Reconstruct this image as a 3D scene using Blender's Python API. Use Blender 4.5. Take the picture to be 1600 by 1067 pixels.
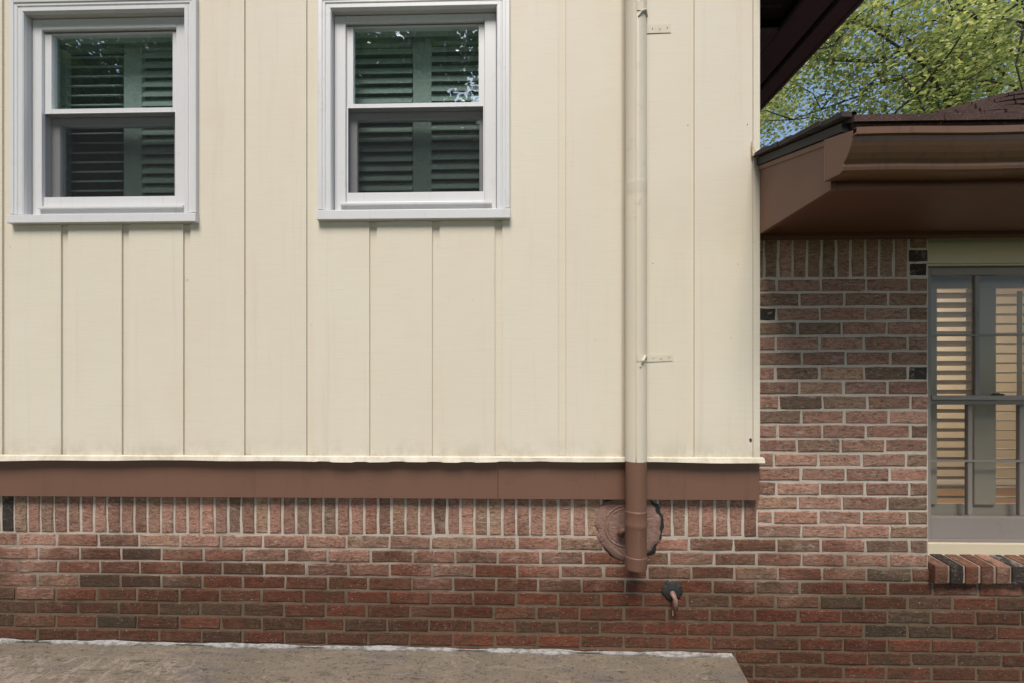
import bpy, bmesh, math, random
import numpy as np
from mathutils import Vector, Matrix

for o in list(bpy.data.objects):
    bpy.data.objects.remove(o, do_unlink=True)
scene = bpy.context.scene
C = scene.collection
R = math.radians
rng = random.Random(7)

# ------------------------------------------------------------------ camera, sky, sun, exposure
CAM_D, CAM_Z, YAW, F, U0, V0 = 2.2, 1.65, R(1.4), 711.1, 758.0, 615.0
cd = bpy.data.cameras.new('camera')
cam = bpy.data.objects.new('camera', cd); C.objects.link(cam)
cam.location = (0, -CAM_D, CAM_Z)
cam.rotation_euler = (R(90), 0, YAW)
cd.sensor_width = 36; cd.lens = 16
cd.shift_x = (800 - U0) / 1600; cd.shift_y = (V0 - 533.5) / 1600
cd.clip_start = .05; cd.clip_end = 800
scene.camera = cam

SUN_EL, SUN_AZ = R(57), R(188)          # azimuth from +Y, clockwise: in front of the wall, a little to the right seen from the wall
w = bpy.data.worlds.new('World'); scene.world = w; w.use_nodes = True
nt = w.node_tree; nt.nodes.clear()
sky = nt.nodes.new('ShaderNodeTexSky'); sky.sky_type = 'NISHITA'; sky.sun_disc = False
sky.sun_elevation = SUN_EL; sky.sun_rotation = SUN_AZ
sky.air_density = 1.0; sky.dust_density = 1.2; sky.ozone_density = 1.0
bg = nt.nodes.new('ShaderNodeBackground'); bg.inputs['Strength'].default_value = 0.11
wo = nt.nodes.new('ShaderNodeOutputWorld')
nt.links.new(sky.outputs[0], bg.inputs[0]); nt.links.new(bg.outputs[0], wo.inputs[0])
sl = bpy.data.lights.new('sun', 'SUN'); sl.energy = 2.1; sl.angle = R(26); sl.color = (1, .94, .85)
so = bpy.data.objects.new('sun', sl); C.objects.link(so)
sd = Vector((math.sin(SUN_AZ) * math.cos(SUN_EL), math.cos(SUN_AZ) * math.cos(SUN_EL), math.sin(SUN_EL)))
so.rotation_euler = sd.to_track_quat('Z', 'Y').to_euler()
scene.view_settings.view_transform = 'Standard'; scene.view_settings.look = 'None'
scene.view_settings.exposure = 0.88; scene.view_settings.gamma = 1
scene.view_settings.use_curve_mapping = False
scene.render.engine = 'CYCLES'
scene.cycles.transparent_max_bounces = 24; scene.cycles.max_bounces = 6; scene.cycles.diffuse_bounces = 3; scene.cycles.glossy_bounces = 3
scene.render.resolution_x = 1024; scene.render.resolution_y = 682

# ------------------------------------------------------------------ survey: photo point (u, v) lying on the plane y -> metres
_c, _s = math.cos(YAW), math.sin(YAW)
def at(u, v, y):
    a = (u - U0) / F
    t = (y + CAM_D) / (a * _s + _c)
    return (a * _c - _s) * t, CAM_Z + (V0 - v) / F * t
def ax(u, y): return at(u, 600, y)[0]
def rect(u0, v0, u1, v1, y):
    um = (u0 + u1) / 2
    return ax(u0, y), ax(u1, y), at(um, v1, y)[1], at(um, v0, y)[1]

# ------------------------------------------------------------------ materials
class NT:
    def __init__(self, name):
        self.m = bpy.data.materials.new(name); self.m.use_nodes = True
        self.t = self.m.node_tree; self.t.nodes.clear()
        self.out = self.n('ShaderNodeOutputMaterial')
    def n(self, k, **kw):
        x = self.t.nodes.new(k)
        for a, b in kw.items(): setattr(x, a, b)
        return x
    def l(self, a, b): self.t.links.new(a, b)
    def put(self, sock, v):
        if hasattr(v, 'links'): self.l(v, sock)
        else: sock.default_value = v
    def pos(self, scale=(1, 1, 1)):
        g = self.n('ShaderNodeNewGeometry')
        if scale == (1, 1, 1): return g.outputs['Position']
        m = self.n('ShaderNodeVectorMath', operation='MULTIPLY'); self.l(g.outputs['Position'], m.inputs[0]); m.inputs[1].default_value = scale
        return m.outputs[0]
    def noise(self, scale, vec=None, detail=4, rough=.55, dist=0):
        x = self.n('ShaderNodeTexNoise'); x.inputs['Scale'].default_value = scale; x.inputs['Detail'].default_value = detail
        x.inputs['Roughness'].default_value = rough; x.inputs['Distortion'].default_value = dist
        self.l(vec if vec is not None else self.pos(), x.inputs['Vector']); return x.outputs['Fac']
    def ramp(self, fac, stops, interp='LINEAR'):
        r = self.n('ShaderNodeValToRGB'); r.color_ramp.interpolation = interp
        e = r.color_ramp.elements
        while len(e) < len(stops): e.new(.5)
        for q, (p, c) in zip(e, stops):
            q.position = p; q.color = (*c, 1) if len(c) == 3 else c
        self.put(r.inputs[0], fac); return r.outputs[0]
    def step(self, fac, a, b):
        m = self.n('ShaderNodeMapRange', interpolation_type='SMOOTHSTEP'); self.put(m.inputs[0], fac)
        m.inputs[1].default_value = a; m.inputs[2].default_value = b; return m.outputs[0]
    def math(self, op, a, b=0.0):
        m = self.n('ShaderNodeMath', operation=op); self.put(m.inputs[0], a); self.put(m.inputs[1], b); return m.outputs[0]
    def mix(self, fac, a, b, mode='MIX'):
        m = self.n('ShaderNodeMix', data_type='RGBA', blend_type=mode)
        self.put(m.inputs[0], fac)
        for s, v in ((m.inputs[6], a), (m.inputs[7], b)):
            if isinstance(v, tuple) and len(v) == 3: v = (*v, 1)
            self.put(s, v)
        return m.outputs[2]
    def z(self):
        s = self.n('ShaderNodeSeparateXYZ'); self.l(self.pos(), s.inputs[0]); return s.outputs
    def bump(self, h, strength=.3, dist=.003, prev=None):
        b = self.n('ShaderNodeBump'); b.inputs['Strength'].default_value = strength; b.inputs['Distance'].default_value = dist
        self.l(h, b.inputs['Height'])
        if prev is not None: self.l(prev, b.inputs['Normal'])
        return b.outputs[0]
    def pbr(self, col, rough=.6, normal=None, metal=0, spec=.5):
        p = self.n('ShaderNodeBsdfPrincipled')
        if isinstance(col, tuple): col = (*col, 1)
        self.put(p.inputs['Base Color'], col); self.put(p.inputs['Roughness'], rough)
        p.inputs['Metallic'].default_value = metal; p.inputs['Specular IOR Level'].default_value = spec
        if normal is not None: self.l(normal, p.inputs['Normal'])
        self.l(p.outputs[0], self.out.inputs[0]); return p

M = {}
def paint(key, col, var=.12, rough=.5, grain=.15, dirt=(.25, .2, .14), dirt_amt=.25, dirt_scale=7, streak=0):
    n = NT(key)
    a = n.noise(2.2, detail=5); b = n.noise(dirt_scale * 9, detail=6, rough=.7)
    dark = tuple(c * (1 - var) for c in col)
    c = n.mix(a, dark, tuple(min(1, k * (1 + var * .4)) for k in col))
    d = n.step(n.math('ADD', n.math('MULTIPLY', n.noise(dirt_scale, detail=5), .75), n.math('MULTIPLY', b, .35)), .62, .78)
    c = n.mix(n.math('MULTIPLY', d, dirt_amt), c, dirt)
    if streak:
        st = n.step(n.noise(1, n.pos((38, 38, 2.2)), 5, .7), .52, .7)
        c = n.mix(n.math('MULTIPLY', st, streak), c, dirt)
    n.pbr(c, rough, n.bump(n.noise(180, detail=4), grain, .001))
    M[key] = n.m
paint('pipe_paint', (.66, .59, .465), .12, .5, .25, (.36, .28, .19), .35, 9)
paint('brown_paint', (.168, .084, .054), .14, .55, .3, (.1, .055, .04), .4, 7, .3)
paint('soffit_paint', (.165, .066, .04), .25, .5, .2, (.1, .05, .03), .55, 4)
paint('gutter_paint', (.18, .09, .05), .22, .42, .15, (.06, .04, .028), .6, 5, .5)
paint('purple_paint', (.085, .05, .06), .15, .6, .2)
paint('recess_shade', (.02, .012, .014), .2, .7, .2)  # shade of the eave recesses put into a near-black colour
paint('white_vinyl', (.68, .675, .68), .07, .35, .05, (.35, .33, .28), .22, 10, .12)
paint('reveal_paint', (.55, .53, .52), .08, .5, .1, (.3, .28, .2), .2)
paint('shutter_paint', (.72, .78, .74), .06, .45, .05)
paint('grey_alu', (.26, .222, .2), .15, .5, .1, (.07, .06, .055), .3)
paint('grey_louver', (.42, .365, .325), .1, .5, .1)
paint('cream_trim', (.62, .53, .38), .1, .55, .2, (.3, .25, .17), .3, 12)
paint('room_wall', (.60, .52, .42), .04, .8, .1)
paint('room_dark', (.1, .11, .1), .1, .9, .1)
paint('wood_floor', (.22, .13, .08), .2, .5, .1)
paint('copper', (.27, .15, .115), .25, .5, .3, (.2, .16, .13), .5, 30)

# cream rough-sawn siding: fine horizontal saw marks, dirt in the corners of the paint
n = NT('siding_paint')
oi = n.n('ShaderNodeObjectInfo').outputs['Random']
a = n.noise(1.6, detail=4, rough=.6)
col = n.mix(a, (.665, .597, .478), (.735, .675, .56))
col = n.mix(n.math('MULTIPLY', oi, .22), col, (.60, .53, .42))
bl = n.step(n.noise(5, n.pos((1, 1, .5)), 4), .5, .75)
col = n.mix(n.math('MULTIPLY', bl, .3), col, (.68, .565, .445))
saw = n.noise(1, n.pos((9, 9, 420)), 3, .6)
col = n.mix(n.math('MULTIPLY', n.step(saw, .5, .7), .13), col, (.45, .38, .27))
streak = n.noise(1, n.pos((26, 26, .9)), 5, .65)
col = n.mix(n.math('MULTIPLY', n.step(streak, .54, .74), .2), col, (.50, .41, .29))
zz = n.z()
low = n.math('MULTIPLY', n.step(zz[2], 1.47, 1.315), n.step(n.noise(14, n.pos((1, 1, .6)), 5, .7), .4, .64))
col = n.mix(n.math('MULTIPLY', low, .42), col, (.36, .29, .19))
sp = n.step(n.noise(38, detail=2, rough=.4), .765, .8)
col = n.mix(n.math('MULTIPLY', sp, .45), col, (.3, .24, .17))
nb = n.bump(saw, .3, .0015)
n.pbr(col, .6, nb); M['siding_paint'] = n.m

def brick_mat(key, dark=False, island=False):
    n = NT(key)
    oi = n.n('ShaderNodeNewGeometry').outputs['Random Per Island'] if island else n.n('ShaderNodeObjectInfo').outputs['Random']
    if dark:
        base = n.ramp(oi, [(0, (.028, .02, .018)), (1, (.05, .036, .03))])
        pale = (.05, .04, .036)
    else:
        base = n.ramp(oi, [(0, (.126, .039, .021)), (.22, (.143, .047, .026)), (.42, (.108, .043, .025)), (.6, (.135, .052, .028)),
                           (.72, (.095, .052, .032)), (.84, (.158, .051, .027)), (.93, (.068, .046, .028)), (1, (.14, .04, .022))])
        pale = n.ramp(n.math('FRACT', n.math('MULTIPLY', oi, 7.3)), [(0, (.44, .235, .172)), (.3, (.49, .285, .21)), (.55, (.40, .218, .157)), (.75, (.47, .30, .2)), (.9, (.27, .178, .125)), (1, (.46, .235, .17))])
    zz = n.z()
    big = n.noise(2.4, detail=3)
    h = n.math('ADD', zz[2], n.math('MULTIPLY', n.math('SUBTRACT', big, .5), .75))
    h = n.math('ADD', h, n.math('MULTIPLY', n.math('SUBTRACT', n.math('FRACT', n.math('MULTIPLY', oi, 31.7)), .5), .2))
    bloom = n.math('MULTIPLY', n.step(h, .66, 1.08), .86)
    c = n.mix(bloom, base, pale)
    val = n.math('ADD', n.math('MULTIPLY', n.math('FRACT', n.math('MULTIPLY', oi, 53.1)), .5), .74)
    vm = n.n('ShaderNodeVectorMath', operation='SCALE'); n.l(c, vm.inputs[0]); n.l(val, vm.inputs['Scale']); c = vm.outputs[0]
    mot = n.noise(1, n.pos((34, 34, 85)), 5, .72, .8)
    c = n.mix(n.math('MULTIPLY', n.step(mot, .44, .66), .75), c, n.mix(.62, c, (.045, .03, .022)))
    patchy = n.noise(17, detail=4, rough=.7)
    c = n.mix(n.math('MULTIPLY', n.step(patchy, .55, .68), .4), c, n.mix(n.step(zz[2], .7, 1.0), (.17, .115, .07), (.42, .32, .25)))
    alg = n.math('MULTIPLY', n.step(n.noise(4.5, detail=4, rough=.65), .52, .68), n.step(zz[2], .98, .7))
    c = n.mix(n.math('MULTIPLY', alg, .55), c, (.062, .05, .026))
    crack = n.noise(1, n.pos((22, 22, 95)), 2, .5, 1.6)
    line = n.step(n.math('ABSOLUTE', n.math('SUBTRACT', crack, .5)), .022, .0)
    c = n.mix(n.math('MULTIPLY', line, .6), c, (.028, .017, .012))
    spk = n.step(n.noise(150, detail=1, rough=.3), .72, .76)
    c = n.mix(n.math('MULTIPLY', spk, .55), c, (.5, .43, .37))
    sm = n.math('MULTIPLY', n.step(n.noise(1, n.pos((9, 9, 30)), 5, .75, 1.2), .56, .66), n.step(h, .6, 1.0))
    c = n.mix(n.math('MULTIPLY', sm, .45), c, (.5, .42, .36))
    nb = n.bump(n.math('ADD', mot, n.math('MULTIPLY', line, -.5)), .9, .006); nb = n.bump(n.noise(230, detail=2, rough=.7), .6, .002, nb)
    n.pbr(c, .85, nb, spec=.25); M[key] = n.m
brick_mat('brick'); brick_mat('brick_dark', True); brick_mat('brick_field', island=True)

n = NT('mortar')
zz = n.z(); h = n.math('ADD', zz[2], n.math('MULTIPLY', n.math('SUBTRACT', n.noise(3.2, detail=5), .5), .5))
c = n.mix(n.step(h, .62, 1.1), n.mix(n.noise(9), (.09, .064, .042), (.165, .12, .08)), n.mix(n.noise(12), (.44, .375, .31), (.58, .51, .44)))
c = n.mix(n.math('MULTIPLY', n.step(n.noise(45, detail=6, rough=.7), .55, .72), .5), c, (.11, .085, .06))
g = n.math('MULTIPLY', n.step(n.noise(6, detail=6, rough=.7), .56, .7), n.step(zz[2], .9, .55))
c = n.mix(n.math('MULTIPLY', g, .7), c, (.05, .05, .025))
nb = n.bump(n.noise(90, detail=5, rough=.7), .8, .004); n.pbr(c, .9, nb, spec=.2); M['mortar'] = n.m

n = NT('concrete')
zz = n.z()
c = n.mix(n.noise(3.5, detail=6), (.135, .108, .078), (.235, .19, .142))
c = n.mix(n.math('MULTIPLY', n.step(n.noise(5.5, n.pos((.6, 1.6, 1)), 6, .65), .5, .68), .8), c, (.125, .107, .102))
c = n.mix(n.math('MULTIPLY', n.step(n.noise(1, n.pos((3, 26, 1)), 5, .6), .55, .72), .5), c, (.26, .2, .135))
peel = n.math('MULTIPLY', n.step(n.noise(20, n.pos((1, .7, 1)), 6, .7, .6), .52, .54), n.math('MULTIPLY', n.step(zz[0], -1.2, -1.5), n.step(zz[1], -.08, -.14)))
c = n.mix(peel, c, (.27, .215, .175))
c = n.mix(n.math('MULTIPLY', n.step(n.noise(60, detail=5, rough=.75), .55, .63), .8), c, (.05, .042, .035))
c = n.mix(n.math('MULTIPLY', n.step(n.noise(13, n.pos((1, 3, 1)), 6, .75), .54, .66), .75), c, (.055, .05, .03))
c = n.mix(n.math('MULTIPLY', n.step(n.noise(210, detail=3, rough=.7), .58, .66), .5), c, (.42, .36, .29))
wv = n.noise(1, n.pos((2.2, 7, 1)), 4, .6, 1.2)
c = n.mix(n.math('MULTIPLY', n.step(n.math('ABSOLUTE', n.math('SUBTRACT', wv, .5)), .012, 0), .45), c, (.36, .29, .21))
nb = n.bump(n.noise(130, detail=5, rough=.7), .6, .003); nb = n.bump(peel, .5, .002, nb)
n.pbr(c, .85, nb, spec=.25); M['concrete'] = n.m

n = NT('white_seal')
c = n.mix(n.step(n.noise(60, n.pos((.5, 1, 1.4)), 6, .75), .47, .6), (.33, .315, .3), (.10, .088, .075))
c = n.mix(n.noise(22, detail=6), c, n.mix(.6, c, (.30, .27, .25)))
n.pbr(c, .8, n.bump(n.noise(90, detail=5), .8, .004)); M['white_seal'] = n.m

n = NT('mastic'); c = n.mix(n.noise(60, detail=6, rough=.7), (.006, .006, .006), (.03, .03, .028))
n.pbr(c, .65, n.bump(n.noise(70, detail=6, rough=.7), 1, .006)); M['mastic'] = n.m

n = NT('patch_plaster')
c = n.mix(n.noise(14, detail=6, rough=.65), (.19, .105, .08), (.33, .2, .16))
c = n.mix(n.math('MULTIPLY', n.step(n.noise(40, detail=5, rough=.7), .57, .7), .5), c, (.09, .06, .045))
n.pbr(c, .75, n.bump(n.noise(24, detail=6, rough=.7, dist=1.5), 1.0, .012)); M['patch_plaster'] = n.m

n = NT('shingle')
c = n.mix(n.noise(9, detail=5), (.035, .02, .018), (.10, .06, .05))
c = n.mix(n.step(n.noise(160, detail=3), .5, .7), c, (.13, .085, .075))
n.pbr(c, .9, n.bump(n.noise(220, detail=4), .8, .003), spec=.2); M['shingle'] = n.m
n = NT('old_shingle'); n.pbr(n.mix(n.noise(30), (.012, .009, .009), (.045, .03, .028)), .8, n.bump(n.noise(150, detail=4), .8, .003)); M['old_shingle'] = n.m
n = NT('felt'); n.pbr(n.mix(n.noise(40), (.006, .006, .008), (.02, .018, .02)), .6); M['felt'] = n.m

def glass(key, tint, gloss, haze=0.0, hazecol=(.3, .3, .3)):
    n = NT(key)
    tr = n.n('ShaderNodeBsdfTransparent'); tr.inputs[0].default_value = (*tint, 1)
    gl = n.n('ShaderNodeBsdfGlossy'); gl.inputs['Roughness'].default_value = .0; gl.inputs[0].default_value = (.93, .97, 1, 1)
    n.l(n.bump(n.noise(2.5, detail=2), .04, .01), gl.inputs['Normal'])
    lw = n.n('ShaderNodeLayerWeight'); lw.inputs[0].default_value = .5
    fac = n.math('ADD', n.math('MULTIPLY', n.math('POWER', lw.outputs['Facing'], 4.0), .5), gloss)
    mx = n.n('ShaderNodeMixShader'); n.l(fac, mx.inputs[0]); n.l(tr.outputs[0], mx.inputs[1]); n.l(gl.outputs[0], mx.inputs[2])
    last = mx
    if haze:
        df = n.n('ShaderNodeBsdfDiffuse'); df.inputs[0].default_value = (*hazecol, 1)
        m2 = n.n('ShaderNodeMixShader'); n.l(n.math('MULTIPLY', n.noise(5, detail=6, rough=.7), haze * 2), m2.inputs[0])
        n.l(mx.outputs[0], m2.inputs[1]); n.l(df.outputs[0], m2.inputs[2]); last = m2
    n.l(last.outputs[0], n.out.inputs[0]); M[key] = n.m
glass('pane_glass', (.90, .955, .935), .27, .03, (.22, .3, .27))
glass('porch_glass', (.9, .9, .87), .012, .03, (.35, .33, .32))
n = NT('screen_mesh')
tr = n.n('ShaderNodeBsdfTransparent'); df = n.n('ShaderNodeBsdfDiffuse'); df.inputs[0].default_value = (.025, .025, .028, 1)
mx = n.n('ShaderNodeMixShader'); mx.inputs[0].default_value = .48
n.l(tr.outputs[0], mx.inputs[1]); n.l(df.outputs[0], mx.inputs[2]); n.l(mx.outputs[0], n.out.inputs[0]); M['screen_mesh'] = n.m

def leaf_mat(key, stops, tfac=.5):
    n = NT(key)
    rnd = n.n('ShaderNodeNewGeometry').outputs['Random Per Island']
    c = n.ramp(rnd, stops)
    c = n.mix(n.noise(.5, detail=3), c, n.mix(.25, c, (.04, .07, .02)))
    p = n.pbr(c, .28, spec=1.0)
    t = n.n('ShaderNodeBsdfTranslucent'); n.l(n.mix(1.0, c, (1.6, 1.5, .7), 'MULTIPLY'), t.inputs[0])
    mx = n.n('ShaderNodeMixShader'); mx.inputs[0].default_value = tfac
    n.l(p.outputs[0], mx.inputs[1]); n.l(t.outputs[0], mx.inputs[2]); n.l(mx.outputs[0], n.out.inputs[0]); M[key] = n.m
leaf_mat('leaf', [(0, (.17, .22, .12)), (.35, (.28, .34, .19)), (.65, (.39, .45, .3)), (.85, (.53, .57, .38)), (.93, (.62, .62, .36)), (1, (.78, .78, .66))])  # palest stops are glints on the foliage, painted in as leaf colour
leaf_mat('leaf_dark', [(0, (.03, .07, .02)), (.6, (.05, .1, .025)), (1, (.08, .13, .03))], .3)
n = NT('bark'); c = n.mix(n.noise(1, n.pos((14, 14, 4)), 6, .7), (.035, .026, .022), (.13, .105, .09))
n.pbr(c, .9, n.bump(n.noise(1, n.pos((30, 30, 8)), 6, .7), 1, .02)); M['bark'] = n.m
n = NT('soil'); c = n.mix(n.noise(.8, detail=7), (.035, .06, .018), (.075, .085, .03))
n.pbr(n.mix(n.step(n.noise(5, detail=6), .5, .7), c, (.09, .065, .04)), .95, n.bump(n.noise(40, detail=6), 1, .02)); M['soil'] = n.m
n = NT('dry_leaf'); n.pbr(n.mix(n.noise(60), (.03, .018, .012), (.085, .05, .03)), .8); M['dry_leaf'] = n.m
n = NT('moss'); n.pbr(n.mix(n.noise(90), (.012, .018, .008), (.05, .06, .02)), .95); M['moss'] = n.m

# ------------------------------------------------------------------ mesh helpers
class MB:
    def __init__(self): self.v = []; self.f = []
    def add(self, vs, fs):
        k = len(self.v); self.v += [tuple(p) for p in vs]; self.f += [tuple(i + k for i in f) for f in fs]; return self
    def box(self, x0, x1, y0, y1, z0, z1):
        x0, x1 = min(x0, x1), max(x0, x1); y0, y1 = min(y0, y1), max(y0, y1); z0, z1 = min(z0, z1), max(z0, z1)
        return self.add([(x0, y0, z0), (x1, y0, z0), (x1, y1, z0), (x0, y1, z0), (x0, y0, z1), (x1, y0, z1), (x1, y1, z1), (x0, y1, z1)],
                        [(0, 3, 2, 1), (4, 5, 6, 7), (0, 1, 5, 4), (1, 2, 6, 5), (2, 3, 7, 6), (3, 0, 4, 7)])
    def ring(self, o, i, y0, y1):          # rectangular frame: outer (x0,x1,z0,z1), inner the same
        self.box(o[0], i[0], y0, y1, o[2], o[3]); self.box(i[1], o[1], y0, y1, o[2], o[3])
        self.box(i[0], i[1], y0, y1, o[2], i[2]); self.box(i[0], i[1], y0, y1, i[3], o[3]); return self
    def prism(self, poly, axis, a, b):     # poly of 2D points extruded along an axis
        n_ = len(poly)
        def p3(p, t): return (t, p[0], p[1]) if axis == 'x' else ((p[0], t, p[1]) if axis == 'y' else (p[0], p[1], t))
        vs = [p3(p, a) for p in poly] + [p3(p, b) for p in poly]
        fs = [tuple(range(n_)), tuple(range(2 * n_ - 1, n_ - 1, -1))] + [(i, i + n_, (i + 1) % n_ + n_, (i + 1) % n_) for i in range(n_)]
        return self.add(vs, fs)
    def tube(self, pts, rad, sides=8, cap=True):
        pts = [Vector(p) for p in pts]; vs = []; fs = []
        for i, p in enumerate(pts):
            d = (pts[min(i + 1, len(pts) - 1)] - pts[max(i - 1, 0)]).normalized()
            up = Vector((0, 0, 1)) if abs(d.z) < .9 else Vector((1, 0, 0))
            a = d.cross(up).normalized(); b = d.cross(a)
            r = rad[i] if isinstance(rad, (list, tuple)) else rad
            for k in range(sides):
                t = 2 * math.pi * k / sides
                vs.append(p + a * (r * math.cos(t)) + b * (r * math.sin(t)))
        for i in range(len(pts) - 1):
            for k in range(sides):
                fs.append((i * sides + k, i * sides + (k + 1) % sides, (i + 1) * sides + (k + 1) % sides, (i + 1) * sides + k))
        if cap:
            fs.append(tuple(range(sides - 1, -1, -1))); fs.append(tuple(range((len(pts) - 1) * sides, len(pts) * sides)))
        return self.add(vs, fs)
    def build(self, name, mat, parent=None, bevel=0, smooth=False, fix=True):
        me = bpy.data.meshes.new(name); me.from_pydata(self.v, [], self.f); me.update()
        if fix:
            bm = bmesh.new(); bm.from_mesh(me); bmesh.ops.recalc_face_normals(bm, faces=bm.faces); bm.to_mesh(me); bm.free()
        return link(name, me, mat, parent, bevel, smooth)
def crisp(o, a=24):
    e = o.modifiers.new('crisp', 'EDGE_SPLIT'); e.split_angle = R(a); return o
def link(name, me, mat, parent=None, bevel=0, smooth=False):
    o = bpy.data.objects.new(name, me); C.objects.link(o)
    if mat and not me.materials: me.materials.append(M[mat])
    if parent is not None: o.parent = parent
    if smooth: me.polygons.foreach_set('use_smooth', [True] * len(me.polygons))
    if bevel:
        b = o.modifiers.new('bevel', 'BEVEL'); b.width = bevel; b.segments = 2; b.limit_method = 'ANGLE'; b.angle_limit = R(40)
    return o
def copy_of(src, parent, loc=None, rot=None):
    o = src.copy(); C.objects.link(o); o.parent = parent
    if loc is not None: o.location = loc
    if rot is not None: o.rotation_euler = rot
    return o
def tag(o, label, cat=None, group=None, kind=None):
    if label: o['label'] = label
    if cat: o['category'] = cat
    if group: o['group'] = group
    if kind: o['kind'] = kind
    return o
def empty(name, loc=(0, 0, 0)):
    o = bpy.data.objects.new(name, None); C.objects.link(o); o.location = loc; return o
def cut(x0, x1, z0, z1, holes):
    out = [(x0, x1, z0, z1)]
    for (a, b, c, d) in holes:
        nxt = []
        for (p, q, r, s) in out:
            if b <= p or a >= q or d <= r or c >= s: nxt.append((p, q, r, s)); continue
            if a > p: nxt.append((p, a, r, s))
            if b < q: nxt.append((b, q, r, s))
            l, h = max(a, p), min(b, q)
            if c > r: nxt.append((l, h, r, c))
            if d < s: nxt.append((l, h, d, s))
        out = nxt
    return out

# ------------------------------------------------------------------ ground and slab
g = MB().add([(-300, -300, 0), (300, -300, 0), (300, 300, 0), (-300, 300, 0)], [(0, 1, 2, 3)]).build('ground', 'soil')
tag(g, 'green and brown yard soil around the house', kind='structure')

# the slab pitches a little along the wall; its right edge runs off slightly askew
sx1, sz1 = at(1147, 1024, 0); sx0, sz0 = at(0, 1001, 0)
slope = (sz1 - sz0) / (sx1 - sx0)
def slab_z(x): return sz1 + slope * (x - sx1)
XL = -4.0
mb = MB(); NX, NY = 60, 16
vs = []; fs = []
for i in range(NX + 1):
    for j in range(NY + 1):
        y = -.0 - 1.35 * j / NY
        xr = sx1 + .21 * y
        x = XL + (xr - XL) * i / NX
        vs.append((x, y + .001, slab_z(x) + rng.uniform(-.0015, .0015) - .010 * abs(y)))
for i in range(NX):
    for j in range(NY):
        a = i * (NY + 1) + j; fs.append((a, a + 1, a + NY + 2, a + NY + 1))
mb.add(vs, fs)
b0 = len(mb.v)
rim = [i * (NY + 1) + NY for i in range(NX + 1)] + [NX * (NY + 1) + j for j in range(NY - 1, -1, -1)]
low = [(vs[k][0], vs[k][1], -.05) for k in rim]
mb.v += low
for q in range(len(rim) - 1): mb.f.append((rim[q], rim[q + 1], b0 + q + 1, b0 + q))
slab = mb.build('concrete_slab', 'concrete', smooth=False)
tag(slab, 'weathered concrete slab along the foot of the brick wall', kind='structure')
# white sealant smeared along the joint between slab and bricks
mb = MB(); N = 260; vs = []; fs = []
for i in range(N + 1):
    x = XL + (sx1 - .012 - XL) * i / N
    wob = .006 * math.sin(x * 9) + .004 * math.sin(x * 23 + 1) + rng.uniform(-.003, .003)
    z = slab_z(x)
    hh = .013 + wob * .5; dd = .016 + wob + rng.uniform(-.004, .004)
    vs += [(x, -.002, z + hh), (x, -.008, z + hh * .72), (x, -dd * .6, z + .007), (x, -dd, z - .001), (x, .004, z - .004)]
for i in range(N):
    for k in range(4): fs.append((i * 5 + k, i * 5 + k + 1, i * 5 + k + 6, i * 5 + k + 5))
mb.add(vs, fs).build('joint_sealant', 'white_seal', slab, smooth=True)

# ------------------------------------------------------------------ the house
house = empty('house', (0, 0, 0))
tag(house, 'split-level house with cream board siding over red brick and a low brown-trimmed brick wing', 'house')

# ---- brick wall: mortar bed with each brick laid in it
wx0 = ax(1450, 0); WW = 1.0; wx1 = wx0 + WW
wz0 = at(1525, 880, 0)[1]; wz1 = at(1525, 373, 0)[1] + .02
top_r = at(1320, 371, 0)[1]
cx_r = ax(1184, 0)                                   # right end of the soldier course
band_bot = at(600, 778, -.035)[1]; band_top = at(600, 722, -.035)[1]
mb = MB()
for (a, b, c, d) in cut(XL, 5.0, -.05, top_r + .03, [(wx0 + .004, wx1 - .004, wz0 - .02, 9), (-9, cx_r - .06, band_bot + .09, 9)]):
    mb.box(a, b, .0042, .15, c, d)
wall = mb.build('brick_wall', 'mortar', house)
tag(wall, 'red brick wall below the siding and around the porch-side window')

def brick_mesh(L, H, seed, nx=5, nz=2, proud=.0):
    r = random.Random(seed); vs = []; fs = []
    e = .0045
    cols = [-L / 2, -L / 2 + e, -L * .17, L * .15, L / 2 - e, L / 2] if L > H else [-L / 2, -L / 2 + e, L / 2 - e, L / 2]
    rows = [-H / 2, -H / 2 + e, H / 2 - e, H / 2] if L > H else [-H / 2, -H / 2 + e, -H * .15, H * .18, H / 2 - e, H / 2]
    nx, nz = len(cols) - 1, len(rows) - 1
    for i in range(nx + 1):
        for j in range(nz + 1):
            x, z = cols[i], rows[j]
            if i in (0, nx) or j in (0, nz):
                y = .0026 + r.uniform(-.001, .0014); x += r.uniform(-.0024, .0024); z += r.uniform(-.0022, .0022)
            else:
                y = r.uniform(-.0014, .001); x += r.uniform(-.0015, .0015); z += r.uniform(-.0012, .0012)
            vs.append((x, y, z))
    # second ring just inside the edge keeps the arris tight
    W = nz + 1
    for i in range(nx):
        for j in range(nz): fs.append((i * W + j, (i + 1) * W + j, (i + 1) * W + j + 1, i * W + j + 1))
    per = [i * W for i in range(nx + 1)] + [nx * W + j for j in range(1, nz + 1)] + [i * W + nz for i in range(nx - 1, -1, -1)] + [j for j in range(nz - 1, 0, -1)]
    k = len(vs); vs += [(vs[p][0], .03, vs[p][2]) for p in per]; m = len(per)
    for q in range(m): fs.append((per[q], k + q, k + (q + 1) % m, per[(q + 1) % m]))
    mb = MB().add(vs, fs)
    me = bpy.data.meshes.new('brick'); me.from_pydata(mb.v, [], mb.f); me.update()
    bm = bmesh.new(); bm.from_mesh(me); bmesh.ops.recalc_face_normals(bm, faces=bm.faces); bm.to_mesh(me); bm.free()
    # normals must face the viewer: the big front faces point to -y
    if sum(p.normal.y * p.area for p in me.polygons if abs(p.normal.y) > .7) > 0: me.flip_normals()
    me.materials.append(M['brick'])
    return me
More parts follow.
